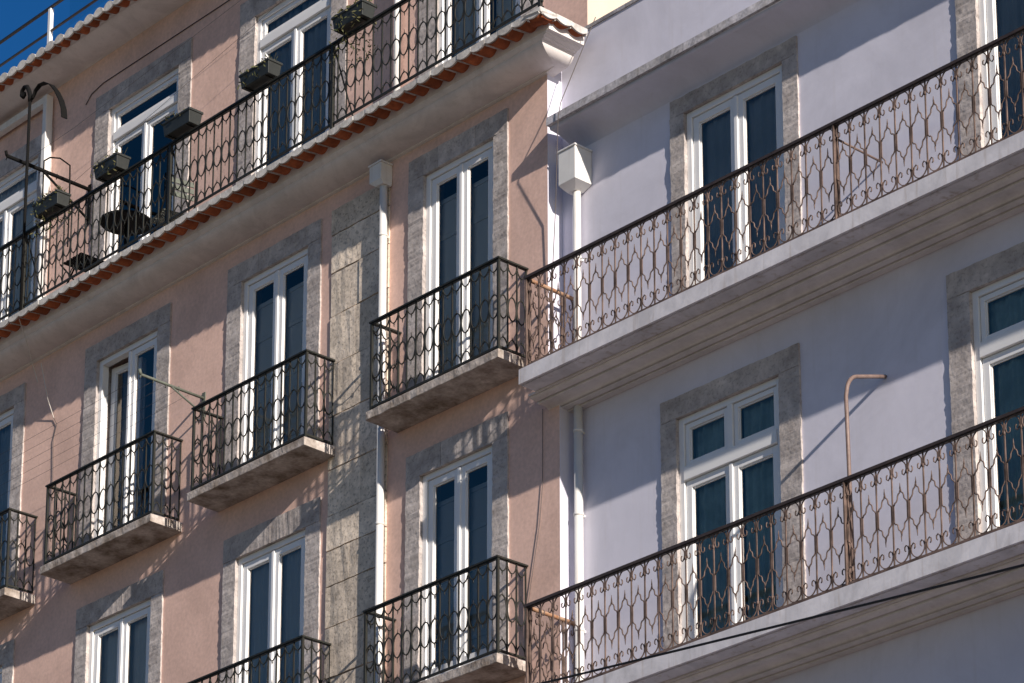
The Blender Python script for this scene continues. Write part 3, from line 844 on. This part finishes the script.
chair(-6.42, -.12, R(-100), 'slatted folding chair with greenish slats right of the round table', 'wood', 'black')

# curled iron pole on the railing
t = thing('curled_iron_pole', 'tall iron pole with curled head and arching band at the left of the terrace railing', 'pole', (-8.87, -.5, 13.4))
m = MB(); m.tube([(-8.865, -.53, 13.42), (-8.865, -.53, 16.27)], .019, 8)
m.build('shaft', 'black', t)
m = MB(); m.tube([(-8.865, -.53, 16.24), (-8.86, -.53, 16.31), (-8.90, -.53, 16.41), (-8.94, -.53, 16.475), (-9.0, -.53, 16.495), (-9.05, -.53, 16.46), (-9.055, -.53, 16.40), (-9.02, -.53, 16.365), (-8.985, -.53, 16.385), (-8.99, -.53, 16.42)], [.026, .03, .03, .028, .026, .024, .024, .024, .022, .018], 8); m.build('scroll', 'black', t)
m = MB(); pts = [(-8.87, 16.24), (-8.80, 16.27), (-8.75, 16.34), (-8.66, 16.38), (-8.53, 16.355), (-8.40, 16.27), (-8.28, 16.13), (-8.18, 15.97), (-8.12, 15.83), (-8.10, 15.70)]
pts = [(x, -.53, z) for x, z in pts]
vs = []
for i, p in enumerate(pts):
    q = pts[min(i + 1, len(pts) - 1)]; r0 = pts[max(i - 1, 0)]; tx, tz = q[0] - r0[0], q[2] - r0[2]; l_ = math.hypot(tx, tz); nx, nz = -tz / l_ * .006, tx / l_ * .006
    hw = .012 + .030 * min(1, i / 5)
    vs += [(p[0] - nx, -.53 - hw, p[2] - nz), (p[0] + nx, -.53 - hw, p[2] + nz), (p[0] + nx, -.53 + hw, p[2] + nz), (p[0] - nx, -.53 + hw, p[2] - nz)]
fs = [(0, 1, 2, 3), tuple((len(pts) - 1) * 4 + k for k in range(4))]
for i in range(len(pts) - 1):
    for k in range(4): fs.append((i * 4 + k, i * 4 + (k + 1) % 4, (i + 1) * 4 + (k + 1) % 4, (i + 1) * 4 + k))
m.add(vs, fs); m.build('arched_band', 'black', t)

# wall brackets holding clothes lines
def bracket(name, lab, X, yw, yo, z, brace_out, brace_drop, r_=.018, ma='black'):
    t = thing(name, lab, 'bracket', (X, yw, z))
    m = MB(); m.tube([(X, yw, z - .02), (X, yo, z)], r_, 8); m.build('arm', ma, t)
    m = MB(); m.tube([(X, yw, z - brace_drop), (X, brace_out, z - .02)], r_ * .7, 8); m.build('brace', ma, t)
    m = MB(); m.box(X - .03, X + .03, yw - .012, yw - .001, z - brace_drop - .06, z + .05); m.build('wall_plate', ma, t)
    m = MB()
    for k in range(4):
        y = yo + (yw - yo) * (k * .2); m.tube([(X - .02, y, z - .045), (X, y, z - .03), (X, y, z + .02)], .007, 5)
    m.tube([(X, yo, z), (X, yo - .02, z + .06)], .02, 6)
    m.build('hook', ma, t)
bracket('clothesline_bracket', 'dark iron arm crossing the curled pole at the left end of the terrace', -9.12, WT, -.66, 15.56, -.12, .44, .024)
bracket('clothesline_bracket', 'greenish metal arm on the pink wall between the open window and next balcony', -5.84, 0, -.88, 11.45, -.45, .22, .017, 'wood')
m = MB()
pts = [(-8.95, .1, 15.42), (-8.75, -.05, 15.52), (-8.45, -.15, 15.52), (-8.43, -.15, 14.75)]
pass
def wire(name, lab, pts, r_, ma='wire', sag=0, cat='wire', group=None):
    mb = MB(); P = []
    for a, b in zip(pts[:-1], pts[1:]):
        for i in range(16):
            t = i / 16; v = Vector(a).lerp(Vector(b), t); v.z -= sag * 4 * t * (1 - t); P.append(v)
    P.append(Vector(pts[-1])); mb.tube(P, r_, 5)
    return tag(mb.build(name, ma), lab, cat, group)
for k in range(5):
    y = -.86 + k * .17
    wire('clothesline', 'thin clothes line strung across the pink wall past the open window', [(-5.84, y, 11.44), (-13.2, y, 11.42)], .0018, sag=.03, cat='clothes line', group='clothes lines past the open window')
m = MB(); m.tube([(-13.2, 0, 11.40), (-13.2, -.9, 11.42)], .017, 8); tag(m.build('clothesline_bracket', 'wood'), 'greenish metal arm at the far end of the clothes lines', 'bracket')
for zz, nm in ((16.30, 'upper of two thin wires crossing the top floor wall'), (15.93, 'lower of two thin wires crossing the top floor wall')):
    wire('facade_wire', nm, [(-11.5, .3, zz - .9 if zz < 16 else zz - .05), (-9.12, .3, zz - .40 if zz < 16 else zz), (-4.3, .35, zz + .45)], .0022)
wire('facade_cable', 'dark cable running above the stone heads of the top floor windows', [(-9.27, WT - .01, 16.78), (-9.15, WT - .01, 16.88), (-8.9, WT - .01, 16.93), (-3.4, WT - .01, 16.95)], .0055, 'cable')
wire('roof_wire', 'dark wire hanging from the cornice corner over the white parapet and ledge', [(.607, -.02, 13.40), (.27, -.19, 12.52), (.23, -.19, 12.36), (.05, -.06, 11.5), (-.04, -.03, 10.7)], .0045, 'wire')
wire('wall_wire', 'thin dark wire running down the pink corner below the white balcony end', [(-.2, -.012, 9.40), (-.205, -.012, 8.6), (-.25, -.012, 8.2), (-.42, -.012, 7.4), (-.46, -.012, 6.3)], .0032, 'wire')
wire('street_cable', 'thick black cable hanging in front of the lower white balcony slab', [(.4, -.60, 6.22), (5.967, -2.0, 5.114 + .0), (9.5, -2.9, 4.42)], .012, 'cable', cat='cable')
wire('dangling_cord', 'pale frayed cord hanging from the cornice at the left edge', [(-8.815, -.58, 13.30), (-9.05, -.3, 13.15), (-9.14, -.15, 12.956), (-9.158, -.05, 12.75)], .0045, 'cord', cat='cord')
wire('dangling_cord', 'short pale cord on the pink wall left of the open window', [(-8.88, -.2, 12.864), (-8.88, -.08, 12.424), (-8.839, -.012, 12.191)], .0045, 'cord', cat='cord')
wire('wall_wire', 'dark wire running down the pink wall below the pale cord', [(-8.839, -.012, 12.191), (-8.77, -.012, 12.09), (-8.835, -.012, 11.906), (-8.81, -.012, 11.444), (-8.85, -.012, 10.2)], .004, 'wire')
wire('iron_hoop', 'thin iron hoop beside the crossing arm at the left end of the terrace', [(-9.46, .1, 15.40), (-9.46, .1, 15.905), (-9.328, .1, 15.90), (-9.105, .1, 15.80), (-8.88, .1, 15.61), (-8.86, .1, 15.1), (-8.86, .1, 14.5)], .010, 'black', cat='hoop')
